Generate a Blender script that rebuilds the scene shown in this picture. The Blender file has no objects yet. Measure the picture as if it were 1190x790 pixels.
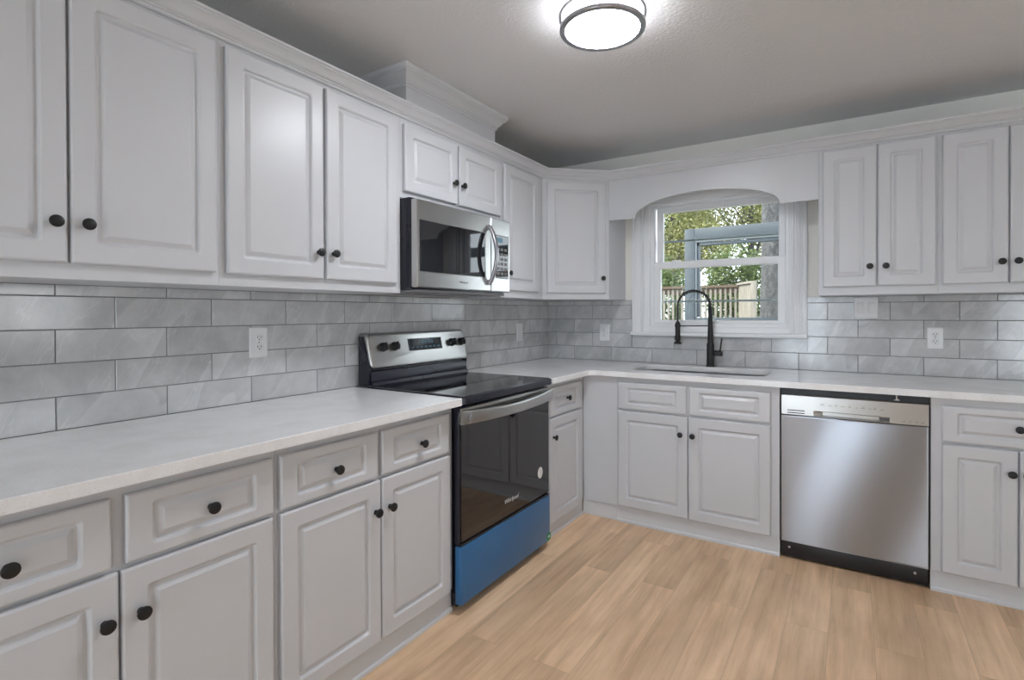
import bpy, bmesh, math, random
from mathutils import Vector, Matrix
random.seed(7)
SC = bpy.context.scene
COL = SC.collection

# ------------------------------------------------------------------ camera
YAW, PITCH, ROLL = math.radians(32.216), math.radians(-0.3788), math.radians(-0.1678)
CAM = Vector((2.0973, -3.7313, 1.2950))
fwd = Vector((-math.sin(YAW) * math.cos(PITCH), math.cos(YAW) * math.cos(PITCH), math.sin(PITCH)))
rt = fwd.cross(Vector((0, 0, 1))).normalized()
up = rt.cross(fwd)
c, s = math.cos(ROLL), math.sin(ROLL)
r2, u2 = rt * c + up * s, up * c - rt * s
cd = bpy.data.cameras.new('camera')
cam = bpy.data.objects.new('camera', cd)
COL.objects.link(cam)
M = Matrix((r2, u2, -fwd)).transposed().to_4x4()
M.translation = CAM
cam.matrix_world = M
cd.sensor_fit = 'HORIZONTAL'
cd.sensor_width = 36.0
cd.lens = 612.18 / 1190 * 36
cd.shift_x = (595 - 605.95) / 1190
cd.shift_y = -(395 - 367.79) / 1190
cd.clip_start = 0.05
SC.camera = cam

# ------------------------------------------------------------------ view, world, lights
SC.view_settings.view_transform = 'Standard'
SC.view_settings.look = 'None'
SC.view_settings.gamma = 1.0
SC.view_settings.use_curve_mapping = False
SC.view_settings.exposure = 0.66

W = bpy.data.worlds.new('sky')
SC.world = W
W.use_nodes = True
bgn = W.node_tree.nodes['Background']
bgn.inputs['Color'].default_value = (0.90, 0.95, 1.0, 1)
bgn.inputs['Strength'].default_value = 3.0

def sun(name, direction, strength, angle, col):
    l = bpy.data.lights.new(name, 'SUN')
    l.energy, l.angle, l.color = strength, math.radians(angle), col
    o = bpy.data.objects.new(name, l)
    COL.objects.link(o)
    o.rotation_euler = Vector(direction).to_track_quat('-Z', 'Y').to_euler()
    o.location = (-6, 6, 9)
    return o
sun('sun', (0.75, 0.45, -0.8), 7.0, 1.0, (1.0, 0.93, 0.80))

def opening_light(name, loc, direction, w, h, power, col):
    l = bpy.data.lights.new(name, 'AREA')
    l.shape, l.size, l.size_y, l.energy, l.color = 'RECTANGLE', w, h, power, col
    o = bpy.data.objects.new(name, l)
    COL.objects.link(o)
    o.location = loc
    d = Vector(direction)
    o.rotation_euler = d.to_track_quat('-Z', 'Z').to_euler()
    return o
COOL = (0.72, 0.86, 1.0)
# area lamps standing in for outdoor light at openings of the unseen room
RX, RY = 4.9, -6.2
REAR = [(1.10, 1.28, 0.25, 2.05, 9), (1.52, 1.66, 0.25, 2.05, 9), (2.02, 2.18, 1.10, 1.62, 2), (3.90, 4.55, 0.45, 1.65, 9)]
ADDED_SIDE = [(-2.2, -1.5, 1.10, 1.90, 2)]  # unseen side opening and its lamp, added to brighten the faces turned towards it
for i, (x0, x1, z0, z1, p) in enumerate(REAR):
    opening_light('daylight_fill', ((x0 + x1) / 2, RY - 0.06, (z0 + z1) / 2), (0, 1, 0), x1 - x0, z1 - z0, p, COOL)
for i, (y0, y1, z0, z1, p) in enumerate(ADDED_SIDE):
    opening_light('daylight_fill', (RX + 0.06, (y0 + y1) / 2, (z0 + z1) / 2), (-1, 0, 0), y1 - y0, z1 - z0, p, (0.92, 0.96, 1.0))

CEIL = 2.455

# ------------------------------------------------------------------ materials
def mat(name, col, rough=0.5, metal=0.0, **kw):
    m = bpy.data.materials.new(name)
    m.use_nodes = True
    b = m.node_tree.nodes['Principled BSDF']
    b.inputs['Base Color'].default_value = (*col, 1)
    b.inputs['Roughness'].default_value = rough
    b.inputs['Metallic'].default_value = metal
    for k, v in kw.items():
        b.inputs[k].default_value = v
    return m

def N(m, t, **props):
    n = m.node_tree.nodes.new(t)
    for k, v in props.items():
        setattr(n, k, v)
    return n
def L(m, a, b):
    m.node_tree.links.new(a, b)
def bsdf(m):
    return m.node_tree.nodes['Principled BSDF']
def coord(m, scale=(1, 1, 1), kind='Object'):
    t = N(m, 'ShaderNodeTexCoord')
    mp = N(m, 'ShaderNodeMapping')
    mp.inputs['Scale'].default_value = scale
    L(m, t.outputs[kind], mp.inputs['Vector'])
    return mp.outputs['Vector']
def noise(m, vec, scale, detail=3, rough=0.5):
    n = N(m, 'ShaderNodeTexNoise')
    n.inputs['Scale'].default_value = scale
    n.inputs['Detail'].default_value = detail
    n.inputs['Roughness'].default_value = rough
    L(m, vec, n.inputs['Vector'])
    return n.outputs['Fac']
def ramp(m, fac, stops):
    r = N(m, 'ShaderNodeValToRGB')
    e = r.color_ramp.elements
    while len(e) < len(stops):
        e.new(0.5)
    for el, (p, col) in zip(e, stops):
        el.position = p
        el.color = (*col, 1)
    L(m, fac, r.inputs['Fac'])
    return r.outputs['Color']
def bump(m, h, strength, dist=0.01):
    b = N(m, 'ShaderNodeBump')
    b.inputs['Strength'].default_value = strength
    b.inputs['Distance'].default_value = dist
    L(m, h, b.inputs['Height'])
    L(m, b.outputs['Normal'], bsdf(m).inputs['Normal'])

def speckle_mat(name, col, rough, amount, scale, bmp=0.0, bscale=200, **kw):
    m = mat(name, col, rough, **kw)
    v = coord(m)
    f = noise(m, v, scale, 4)
    lo = tuple(max(0, x * (1 - amount)) for x in col)
    hi = tuple(min(1, x * (1 + amount)) for x in col)
    L(m, ramp(m, f, [(0.3, lo), (0.7, hi)]), bsdf(m).inputs['Base Color'])
    if bmp:
        bump(m, noise(m, v, bscale, 3), bmp, 0.002)
    return m

WHITE = speckle_mat('white_cabinet_paint', (0.605, 0.61, 0.632), 0.34, 0.015, 3.0, 0.02, 60)
TRIMW = speckle_mat('white_trim_paint', (0.625, 0.63, 0.65), 0.4, 0.015, 3.0)
CASEW = speckle_mat('bright_white_casing_paint', (0.84, 0.845, 0.86), 0.4, 0.01, 3.0)
VINYL = speckle_mat('white_window_vinyl', (0.88, 0.89, 0.90), 0.3, 0.01, 5.0)
WALLP = speckle_mat('greige_wall_paint', (0.85, 0.83, 0.78), 0.7, 0.02, 2.0, 0.15, 90)
OUTLET = speckle_mat('white_outlet_plastic', (0.78, 0.78, 0.78), 0.3, 0.01, 8.0)
BLACKM = speckle_mat('matt_black_metal', (0.006, 0.006, 0.007), 0.45, 0.2, 30.0)
SLOT = mat('dark_slot', (0.02, 0.02, 0.02), 0.6)
BLKPL = speckle_mat('black_plastic', (0.012, 0.012, 0.016), 0.35, 0.1, 20.0)
BLKENAM = speckle_mat('black_enamel', (0.016, 0.016, 0.026), 0.22, 0.1, 10.0)
GLASSBLK = mat('black_glass', (0.006, 0.006, 0.008), 0.03)
bsdf(GLASSBLK).inputs['IOR'].default_value = 1.75
GREY = speckle_mat('grey_plastic', (0.25, 0.25, 0.26), 0.45, 0.05, 20.0)
LTGREY = mat('light_grey_print', (0.55, 0.55, 0.55), 0.5)
DKPRINT = mat('dark_grey_print', (0.16, 0.15, 0.14), 0.5)

COOKGLASS = mat('black_ceramic_glass', (0.006, 0.006, 0.008), 0.04)
bsdf(COOKGLASS).inputs['IOR'].default_value = 4.0

def steel(name, col, rough, aniso, wave=0.0):
    m = mat(name, col, rough, 1.0)
    b = bsdf(m)
    b.inputs['Anisotropic'].default_value = aniso
    b.inputs['Anisotropic Rotation'].default_value = 0.25
    t = N(m, 'ShaderNodeTangent')
    t.direction_type, t.axis = 'RADIAL', 'Z'
    L(m, t.outputs['Tangent'], b.inputs['Tangent'])
    v = coord(m, (1.0, 1.0, 160.0))
    f = noise(m, v, 4.0, 3)
    rr = N(m, 'ShaderNodeMapRange')
    rr.inputs['To Min'].default_value, rr.inputs['To Max'].default_value = rough * 0.95, rough * 1.08
    L(m, f, rr.inputs['Value'])
    L(m, rr.outputs['Result'], b.inputs['Roughness'])
    if wave:
        v2 = coord(m, (1.0, 1.0, 0.6))
        bump(m, noise(m, v2, 3.0, 1), wave, 0.02)
    return m
STEEL = steel('brushed_stainless', (0.50, 0.495, 0.48), 0.28, 0.6)
STEELDW = steel('brushed_stainless_door', (0.41, 0.425, 0.46), 0.34, 0.95, 0.12)
SINKST = steel('sink_stainless', (0.42, 0.42, 0.42), 0.3, 0.3)
NICKEL = steel('brushed_nickel', (0.42, 0.41, 0.43), 0.3, 0.2)
BLUEF = speckle_mat('blue_protective_film', (0.03, 0.135, 0.31), 0.28, 0.12, 2.5, 0.05, 8)
GREENS = speckle_mat('green_sticker', (0.02, 0.30, 0.08), 0.5, 0.05, 30)
WSTICK = speckle_mat('white_sticker', (0.75, 0.75, 0.74), 0.5, 0.02, 30)
DISPLAY = mat('display_glass', (0.02, 0.024, 0.03), 0.08)
DIGIT = mat('display_digits', (0.10, 0.22, 0.30), 0.4)

def quartz():
    m = mat('white_quartz', (0.75, 0.74, 0.73), 0.13)
    v = coord(m)
    a = noise(m, v, 230, 2)
    b_ = noise(m, v, 9, 5, 0.6)
    c1 = ramp(m, a, [(0.30, (0.79, 0.775, 0.76)), (0.42, (0.88, 0.88, 0.885))])
    c2 = ramp(m, b_, [(0.35, (0.93, 0.92, 0.91)), (0.6, (1, 1, 1))])
    x = N(m, 'ShaderNodeMix', data_type='RGBA', blend_type='MULTIPLY')
    x.inputs['Factor'].default_value = 1.0
    L(m, c1, x.inputs['A']); L(m, c2, x.inputs['B'])
    L(m, x.outputs['Result'], bsdf(m).inputs['Base Color'])
    return m
QUARTZ = quartz()

def tile_mat():
    m = mat('grey_marble_tile', (0.42, 0.42, 0.42), 0.13)
    at = N(m, 'ShaderNodeAttribute', attribute_name='tile')
    tc = N(m, 'ShaderNodeTexCoord')
    sc = N(m, 'ShaderNodeVectorMath', operation='SCALE')
    sc.inputs['Scale'].default_value = 37.0
    L(m, at.outputs['Vector'], sc.inputs[0])
    ad = N(m, 'ShaderNodeVectorMath', operation='ADD')
    L(m, tc.outputs['Object'], ad.inputs[0]); L(m, sc.outputs['Vector'], ad.inputs[1])
    v = ad.outputs['Vector']
    base = ramp(m, noise(m, v, 7.0, 7, 0.65), [(0.30, (0.42, 0.42, 0.425)), (0.72, (0.60, 0.60, 0.60))])
    # pale slanting bands with one crisp edge, and fine slanting veins
    sp = N(m, 'ShaderNodeSeparateXYZ'); L(m, tc.outputs['Object'], sp.inputs[0])
    so = N(m, 'ShaderNodeSeparateXYZ'); L(m, sc.outputs['Vector'], so.inputs[0])
    def mth(op, a, b_):
        n = N(m, 'ShaderNodeMath', operation=op)
        for i, q in enumerate((a, b_)):
            if isinstance(q, (int, float)):
                n.inputs[i].default_value = q
            else:
                L(m, q, n.inputs[i])
        return n.outputs[0]
    u = mth('ADD', sp.outputs['X'], sp.outputs['Y'])
    perp = mth('SUBTRACT', mth('MULTIPLY', u, 0.88), mth('MULTIPLY', sp.outputs['Z'], 0.47))
    along = mth('ADD', mth('MULTIPLY', u, 0.47), mth('MULTIPLY', sp.outputs['Z'], 0.88))
    cb = N(m, 'ShaderNodeCombineXYZ')
    L(m, mth('ADD', mth('MULTIPLY', perp, 5.0), so.outputs['X']), cb.inputs['X'])
    L(m, mth('ADD', mth('MULTIPLY', along, 1.3), so.outputs['Y']), cb.inputs['Y'])
    L(m, so.outputs['Z'], cb.inputs['Z'])
    band = noise(m, cb.outputs[0], 1.0, 2, 0.4)
    wide = ramp(m, band, [(0.50, (0, 0, 0)), (0.507, (0.75, 0.75, 0.75)), (0.62, (0.15, 0.15, 0.15))])
    cb2 = N(m, 'ShaderNodeVectorMath', operation='SCALE'); cb2.inputs['Scale'].default_value = 1.5
    L(m, cb.outputs[0], cb2.inputs[0])
    vein = ramp(m, noise(m, cb2.outputs[0], 1.0, 4, 0.6), [(0.488, (0, 0, 0)), (0.50, (0.55, 0.55, 0.55)), (0.512, (0, 0, 0))])
    vsum = N(m, 'ShaderNodeMix', data_type='RGBA', blend_type='ADD'); vsum.inputs['Factor'].default_value = 1.0
    L(m, vein, vsum.inputs['A']); L(m, wide, vsum.inputs['B'])
    mx = N(m, 'ShaderNodeMix', data_type='RGBA')
    fac = N(m, 'ShaderNodeMath', operation='MULTIPLY')
    fac.inputs[1].default_value = 0.42
    L(m, vsum.outputs['Result'], fac.inputs[0]); L(m, fac.outputs[0], mx.inputs['Factor'])
    L(m, base, mx.inputs['A']); mx.inputs['B'].default_value = (0.76, 0.76, 0.76, 1)
    # each tile its own tone
    sep = N(m, 'ShaderNodeSeparateXYZ')
    L(m, at.outputs['Vector'], sep.inputs[0])
    mr = N(m, 'ShaderNodeMapRange')
    mr.inputs['To Min'].default_value, mr.inputs['To Max'].default_value = 0.90, 1.08
    L(m, sep.outputs['X'], mr.inputs['Value'])
    mul = N(m, 'ShaderNodeVectorMath', operation='SCALE')
    L(m, mx.outputs['Result'], mul.inputs[0]); L(m, mr.outputs['Result'], mul.inputs['Scale'])
    L(m, mul.outputs['Vector'], bsdf(m).inputs['Base Color'])
    bump(m, noise(m, v, 4.0, 2), 0.12, 0.01)
    return m
TILE = tile_mat()
GROUT = speckle_mat('grey_grout', (0.20, 0.20, 0.20), 0.9, 0.08, 60)

def plank_mat():
    m = mat('oak_vinyl_plank', (0.45, 0.30, 0.18), 0.38)
    tc = N(m, 'ShaderNodeTexCoord')
    mp = N(m, 'ShaderNodeMapping')
    mp.inputs['Rotation'].default_value = (0, 0, math.radians(90))
    mp.inputs['Location'].default_value = (0.35, -1.548, 0)
    L(m, tc.outputs['Object'], mp.inputs['Vector'])
    # swap axes so planks run along world y
    sp = N(m, 'ShaderNodeSeparateXYZ'); L(m, tc.outputs['Object'], sp.inputs[0])
    cb = N(m, 'ShaderNodeCombineXYZ')
    ax = N(m, 'ShaderNodeMath', operation='ADD'); ax.inputs[1].default_value = 20.35
    ay = N(m, 'ShaderNodeMath', operation='ADD'); ay.inputs[1].default_value = 15.5 - 1.548 + 0.0
    L(m, sp.outputs['Y'], ax.inputs[0]); L(m, sp.outputs['X'], ay.inputs[0])
    L(m, ax.outputs[0], cb.inputs['X']); L(m, ay.outputs[0], cb.inputs['Y'])
    br = N(m, 'ShaderNodeTexBrick')
    br.offset, br.offset_frequency, br.squash = 0.37, 2, 1.0
    br.inputs['Color1'].default_value = (0, 0, 0, 1)
    br.inputs['Color2'].default_value = (1, 1, 1, 1)
    br.inputs['Mortar'].default_value = (0.5, 0.5, 0.5, 1)
    br.inputs['Scale'].default_value = 1.0
    br.inputs['Mortar Size'].default_value = 0.0008
    br.inputs['Mortar Smooth'].default_value = 0.0
    br.inputs['Bias'].default_value = 0.0
    br.inputs['Brick Width'].default_value = 1.22
    br.inputs['Row Height'].default_value = 0.155
    L(m, cb.outputs[0], br.inputs['Vector'])
    # grain stretched along each plank, shifted per plank
    gm = N(m, 'ShaderNodeVectorMath', operation='MULTIPLY')
    gm.inputs[1].default_value = (1.6, 22.0, 1.0)
    L(m, cb.outputs[0], gm.inputs[0])
    sh = N(m, 'ShaderNodeVectorMath', operation='ADD')
    sk = N(m, 'ShaderNodeVectorMath', operation='SCALE'); sk.inputs['Scale'].default_value = 31.0
    L(m, br.outputs['Color'], sk.inputs[0]); L(m, gm.outputs[0], sh.inputs[0]); L(m, sk.outputs[0], sh.inputs[1])
    g1 = noise(m, sh.outputs[0], 1.2, 7, 0.62)
    gm2 = N(m, 'ShaderNodeVectorMath', operation='MULTIPLY')
    gm2.inputs[1].default_value = (1.3, 3.6, 1.0)
    L(m, cb.outputs[0], gm2.inputs[0])
    sh2 = N(m, 'ShaderNodeVectorMath', operation='ADD')
    L(m, gm2.outputs[0], sh2.inputs[0]); L(m, sk.outputs[0], sh2.inputs[1])
    g2 = noise(m, sh2.outputs[0], 1.0, 4, 0.55)
    c1 = ramp(m, g1, [(0.28, (0.62, 0.40, 0.235)), (0.50, (0.80, 0.55, 0.345)), (0.75, (0.92, 0.67, 0.45))])
    c2 = ramp(m, g2, [(0.32, (0.74, 0.71, 0.68)), (0.62, (1.04, 1.04, 1.04))])
    x = N(m, 'ShaderNodeMix', data_type='RGBA', blend_type='MULTIPLY'); x.inputs['Factor'].default_value = 1.0
    L(m, c1, x.inputs['A']); L(m, c2, x.inputs['B'])
    pr = ramp(m, br.outputs['Color'], [(0.0, (0.90, 0.89, 0.88)), (1.0, (1.05, 1.05, 1.05))])
    y = N(m, 'ShaderNodeMix', data_type='RGBA', blend_type='MULTIPLY'); y.inputs['Factor'].default_value = 1.0
    L(m, x.outputs['Result'], y.inputs['A']); L(m, pr, y.inputs['B'])
    z = N(m, 'ShaderNodeMix', data_type='RGBA')
    L(m, br.outputs['Fac'], z.inputs['Factor']); L(m, y.outputs['Result'], z.inputs['A'])
    z.inputs['B'].default_value = (0.50, 0.33, 0.20, 1)
    L(m, z.outputs['Result'], bsdf(m).inputs['Base Color'])
    bump(m, g1, 0.08, 0.004)
    return m
PLANK = plank_mat()

def ceiling_mat():
    m = mat('textured_ceiling_paint', (0.755, 0.75, 0.755), 0.85)
    v = coord(m)
    bump(m, noise(m, v, 70, 4, 0.62), 0.42, 0.014)
    return m
CEILM = ceiling_mat()

def glass_mat():
    m = bpy.data.materials.new('clear_window_glass')
    m.use_nodes = True
    nt = m.node_tree
    nt.nodes.remove(bsdf(m))
    t = N(m, 'ShaderNodeBsdfTransparent'); t.inputs['Color'].default_value = (0.93, 0.96, 0.97, 1)
    g = N(m, 'ShaderNodeBsdfGlossy'); g.inputs['Roughness'].default_value = 0.0
    f = N(m, 'ShaderNodeFresnel'); f.inputs['IOR'].default_value = 1.45
    x = N(m, 'ShaderNodeMixShader')
    L(m, f.outputs[0], x.inputs[0]); L(m, t.outputs[0], x.inputs[1]); L(m, g.outputs[0], x.inputs[2])
    L(m, x.outputs[0], nt.nodes['Material Output'].inputs['Surface'])
    return m
GLASS = glass_mat()

def emit_mat(name, col, st):
    m = mat(name, (0.8, 0.8, 0.8), 0.4)
    b = bsdf(m)
    b.inputs['Emission Color'].default_value = (*col, 1)
    b.inputs['Emission Strength'].default_value = st
    return m
LAMP = emit_mat('lit_opal_diffuser', (0.90, 0.935, 1.0), 60.0)
LAMPS = emit_mat('lit_opal_drum', (0.94, 0.955, 1.0), 12.0)

def bark_mat():
    m = mat('pine_bark', (0.25, 0.22, 0.2), 0.9)
    v = coord(m, (1, 1, 0.5))
    f = noise(m, v, 22, 5, 0.7)
    L(m, ramp(m, f, [(0.35, (0.02, 0.02, 0.022)), (0.55, (0.06, 0.06, 0.064)), (0.75, (0.12, 0.115, 0.11))]), bsdf(m).inputs['Base Color'])
    bump(m, f, 0.8, 0.05)
    return m
BARK = bark_mat()
def leaf_mat(name, a, b):
    m = mat(name, a, 0.6)
    at = N(m, 'ShaderNodeAttribute', attribute_name='tile')
    sep = N(m, 'ShaderNodeSeparateXYZ'); L(m, at.outputs['Vector'], sep.inputs[0])
    L(m, ramp(m, sep.outputs['X'], [(0.0, a), (1.0, b)]), bsdf(m).inputs['Base Color'])
    bsdf(m).inputs['Subsurface Weight'].default_value = 0.0
    tr = N(m, 'ShaderNodeBsdfTranslucent')
    L(m, ramp(m, sep.outputs['X'], [(0.0, a), (1.0, b)]), tr.inputs['Color'])
    x = N(m, 'ShaderNodeMixShader'); x.inputs[0].default_value = 0.45
    out = m.node_tree.nodes['Material Output']
    L(m, bsdf(m).outputs[0], x.inputs[1]); L(m, tr.outputs[0], x.inputs[2]); L(m, x.outputs[0], out.inputs['Surface'])
    return m
LEAFY = leaf_mat('yellow_green_leaves', (0.114, 0.129, 0.031), (0.319, 0.309, 0.142))
LEAFG = leaf_mat('mid_green_leaves', (0.044, 0.085, 0.026), (0.186, 0.221, 0.088))
LEAFD = leaf_mat('dark_green_leaves', (0.022, 0.053, 0.026), (0.088, 0.133, 0.057))
def wood_mat(name, a, b):
    m = mat(name, a, 0.8)
    v = coord(m, (1, 1, 0.12))
    L(m, ramp(m, noise(m, v, 30, 4), [(0.3, a), (0.7, b)]), bsdf(m).inputs['Base Color'])
    return m
FENCEW = wood_mat('weathered_fence_wood', (0.122, 0.109, 0.092), (0.211, 0.190, 0.163))
RAILW = wood_mat('brown_fence_rail', (0.061, 0.041, 0.027), (0.102, 0.068, 0.048))
PORCHB = speckle_mat('slate_blue_paint', (0.032, 0.043, 0.055), 0.6, 0.1, 6.0)
LAWN = speckle_mat('lawn', (0.05, 0.07, 0.025), 0.9, 0.4, 4.0)

# ------------------------------------------------------------------ mesh helpers
def new_bm():
    return bmesh.new()

def box(bm, x0, x1, y0, y1, z0, z1, bev=0.0, seg=2):
    r = bmesh.ops.create_cube(bm, size=1.0)
    vs = r['verts']
    for v in vs:
        v.co = Vector((x0 + (v.co.x + .5) * (x1 - x0), y0 + (v.co.y + .5) * (y1 - y0), z0 + (v.co.z + .5) * (z1 - z0)))
    if bev:
        es = list({e for v in vs for e in v.link_edges})
        bmesh.ops.bevel(bm, geom=es, offset=bev, segments=seg, profile=0.5, affect='EDGES')
    return bm

def rr(x0, x1, z0, z1, r, n=4):
    """points of a rounded rectangle in the xz plane"""
    r = max(0.0002, min(r, (x1 - x0) / 2 - 1e-4, (z1 - z0) / 2 - 1e-4))
    pts = []
    for cx, cz, a0 in ((x1 - r, z0 + r, -90), (x1 - r, z1 - r, 0), (x0 + r, z1 - r, 90), (x0 + r, z0 + r, 180)):
        for k in range(n + 1):
            a = math.radians(a0 + 90 * k / n)
            pts.append((cx + r * math.cos(a), cz + r * math.sin(a)))
    return pts

def rings(bm, loops, close_first=True, close_last=True):
    """skin successive closed loops of 3D points"""
    vl = [[bm.verts.new(p) for p in lp] for lp in loops]
    n = len(vl[0])
    for a, b in zip(vl, vl[1:]):
        for i in range(n):
            j = (i + 1) % n
            try:
                bm.faces.new((a[i], a[j], b[j], b[i]))
            except ValueError:
                pass
    if close_first:
        bm.faces.new(list(reversed(vl[0])))
    if close_last:
        bm.faces.new(vl[-1])
    return vl

def lathe(bm, prof, axis='z', origin=(0, 0, 0), n=24, cap=True):
    ox, oy, oz = origin
    loops = []
    for r, h in prof:
        lp = []
        for k in range(n):
            a = 2 * math.pi * k / n
            u, v = r * math.cos(a), r * math.sin(a)
            if axis == 'z':
                lp.append((ox + u, oy + v, oz + h))
            elif axis == 'y':
                lp.append((ox + u, oy + h, oz + v))
            else:
                lp.append((ox + h, oy + u, oz + v))
        loops.append(lp)
    rings(bm, loops, cap, cap)

def tube(bm, pts, r, n=12, caps=True):
    pts = [Vector(p) for p in pts]
    rad = r if isinstance(r, (list, tuple)) else [r] * len(pts)
    t0 = (pts[1] - pts[0]).normalized()
    ref = Vector((0, 0, 1)) if abs(t0.z) < 0.9 else Vector((1, 0, 0))
    nrm = t0.cross(ref).normalized()
    loops = []
    for i, p in enumerate(pts):
        a = pts[max(0, i - 1)]
        b = pts[min(len(pts) - 1, i + 1)]
        t = (b - a).normalized()
        nrm = (nrm - t * nrm.dot(t)).normalized()
        bi = t.cross(nrm)
        loops.append([p + (nrm * math.cos(2 * math.pi * k / n) + bi * math.sin(2 * math.pi * k / n)) * rad[i] for k in range(n)])
    rings(bm, loops, caps, caps)

def offset_loop(pts, d):
    """inset a CCW 2D loop by d"""
    n = len(pts)
    out = []
    for i in range(n):
        p0, p1, p2 = Vector(pts[i - 1]), Vector(pts[i]), Vector(pts[(i + 1) % n])
        e1, e2 = (p1 - p0).normalized(), (p2 - p1).normalized()
        n1, n2 = Vector((-e1.y, e1.x)), Vector((-e2.y, e2.x))
        m_ = (n1 + n2)
        m_ = m_ / max(0.3, (1 + n1.dot(n2)))
        out.append((p1.x + m_.x * d, p1.y + m_.y * d))
    return out

def slab(bm, outer, z0, z1, holes=(), cham=0.002):
    """plate in the xy plane from a CCW outline, with holes (CCW too) and a small top chamfer"""
    def ring_edges(pts, z):
        vs = [bm.verts.new((p[0], p[1], z)) for p in pts]
        es = [bm.edges.new((vs[i], vs[(i + 1) % len(vs)])) for i in range(len(vs))]
        return vs, es
    def wall(a, b):
        for i in range(len(a)):
            j = (i + 1) % len(a)
            bm.faces.new((a[i], a[j], b[j], b[i]))
    top, bot = [], []
    for k, pts in enumerate([outer] + list(holes)):
        dd = cham if k == 0 else -cham
        v0, e0 = ring_edges(pts, z0)
        v1, _ = ring_edges(pts, z1 - cham)
        v2, e2 = ring_edges(offset_loop(pts, dd), z1)
        wall(v0, v1); wall(v1, v2)
        top += e2; bot += e0
    bmesh.ops.triangle_fill(bm, use_beauty=True, use_dissolve=False, edges=top)
    bmesh.ops.triangle_fill(bm, use_beauty=True, use_dissolve=False, edges=bot)

def prism_xz(bm, pts, y0, y1):
    rings(bm, [[(p[0], y0, p[1]) for p in pts], [(p[0], y1, p[1]) for p in pts]])

def prism_xy(bm, pts, z0, z1):
    rings(bm, [[(p[0], p[1], z0) for p in pts], [(p[0], p[1], z1) for p in pts]])

def sweep(bm, path, prof):
    """mitred sweep: path of xy points, outward = right-hand side of travel; prof = (out, z)"""
    P = [Vector(p) for p in path]
    nr = []
    for i in range(len(P)):
        ds = []
        if i > 0:
            ds.append((P[i] - P[i - 1]).normalized())
        if i < len(P) - 1:
            ds.append((P[i + 1] - P[i]).normalized())
        ns = [Vector((d.y, -d.x)) for d in ds]
        if len(ns) == 1:
            nr.append(ns[0])
        else:
            m_ = ns[0] + ns[1]
            nr.append(m_ / (1 + ns[0].dot(ns[1])))
    rings(bm, [[(p.x + n_.x * o, p.y + n_.y * o, z) for o, z in prof] for p, n_ in zip(P, nr)])

def obj(name, bm, material, parent=None, smooth=True, angle=35, attr=None):
    bmesh.ops.recalc_face_normals(bm, faces=bm.faces)
    me = bpy.data.meshes.new(name)
    bm.to_mesh(me)
    bm.free()
    ms = material if isinstance(material, (list, tuple)) else [material]
    for m_ in ms:
        me.materials.append(m_)
    if smooth:
        me.polygons.foreach_set('use_smooth', [True] * len(me.polygons))
        me.set_sharp_from_angle(angle=math.radians(angle))
    o = bpy.data.objects.new(name, me)
    COL.objects.link(o)
    if parent is not None:
        o.parent = parent
    return o

def tag(o, label, cat, group=None):
    o['label'] = label
    o['category'] = cat
    if group:
        o['group'] = group
    return o
def thing(name, label, cat, loc=(0, 0, 0), rotz=0.0, group=None):
    o = bpy.data.objects.new(name, None)
    o.empty_display_size = 0.1
    COL.objects.link(o)
    o.location = loc
    o.rotation_euler = (0, 0, rotz)
    return tag(o, label, cat, group)
def struct(o):
    o['kind'] = 'structure'
    return o

def text_mesh(body, size, shear=0.0, depth=0.0004):
    cu = bpy.data.curves.new('lettering', 'FONT')
    cu.body, cu.size, cu.shear, cu.extrude = body, size, shear, depth
    cu.align_x, cu.align_y = 'CENTER', 'CENTER'
    t = bpy.data.objects.new('lettering', cu)
    COL.objects.link(t)
    dg = bpy.context.evaluated_depsgraph_get()
    me = bpy.data.meshes.new_from_object(t.evaluated_get(dg))
    bpy.data.objects.remove(t)
    return me

# ------------------------------------------------------------------ room shell
def wall_with_holes(name, axis, pos, thick, a0, a1, z0, z1, holes, material):
    """wall as strips around rectangular openings; axis 'x' = plane x=pos, 'y' = plane y=pos"""
    bm = new_bm()
    cuts = sorted({a0, a1} | {h[0] for h in holes} | {h[1] for h in holes})
    def put(u0, u1, w0, w1):
        if axis == 'x':
            box(bm, min(pos, pos + thick), max(pos, pos + thick), u0, u1, w0, w1)
        else:
            box(bm, u0, u1, min(pos, pos + thick), max(pos, pos + thick), w0, w1)
    for u0, u1 in zip(cuts, cuts[1:]):
        hs = [h for h in holes if h[0] <= u0 + 1e-6 and h[1] >= u1 - 1e-6]
        z = z0
        for h in sorted(hs, key=lambda q: q[2]):
            put(u0, u1, z, h[2])
            z = h[3]
        put(u0, u1, z, z1)
    return struct(obj(name, bm, material, smooth=False))

bm = new_bm(); box(bm, -0.15, RX + 0.15, RY - 0.15, 0.15, -0.08, 0.0)
struct(obj('floor', bm, PLANK, smooth=False))
bm = new_bm(); box(bm, -0.15, RX + 0.15, RY - 0.15, 0.15, CEIL, CEIL + 0.1)
struct(obj('ceiling', bm, CEILM, smooth=False))
wall_with_holes('wall_left', 'x', 0.0, -0.15, RY - 0.15, 0.15, 0, CEIL, [], WALLP)
WX0, WX1, WZ0, WZ1 = 0.805, 1.770, 1.157, 2.085
wall_with_holes('wall_back', 'y', 0.0, 0.15, 0, RX + 0.15, 0, CEIL, [(WX0, WX1, WZ0, WZ1)], WALLP)
wall_with_holes('wall_right', 'x', RX, 0.15, RY - 0.15, 0, 0, CEIL, [(a, b, z0, z1) for a, b, z0, z1, _ in ADDED_SIDE], WALLP)
wall_with_holes('wall_front', 'y', RY, -0.15, 0, RX, 0, CEIL, [(a, b, z0, z1) for a, b, z0, z1, _ in REAR], WALLP)
bm = new_bm()
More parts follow.
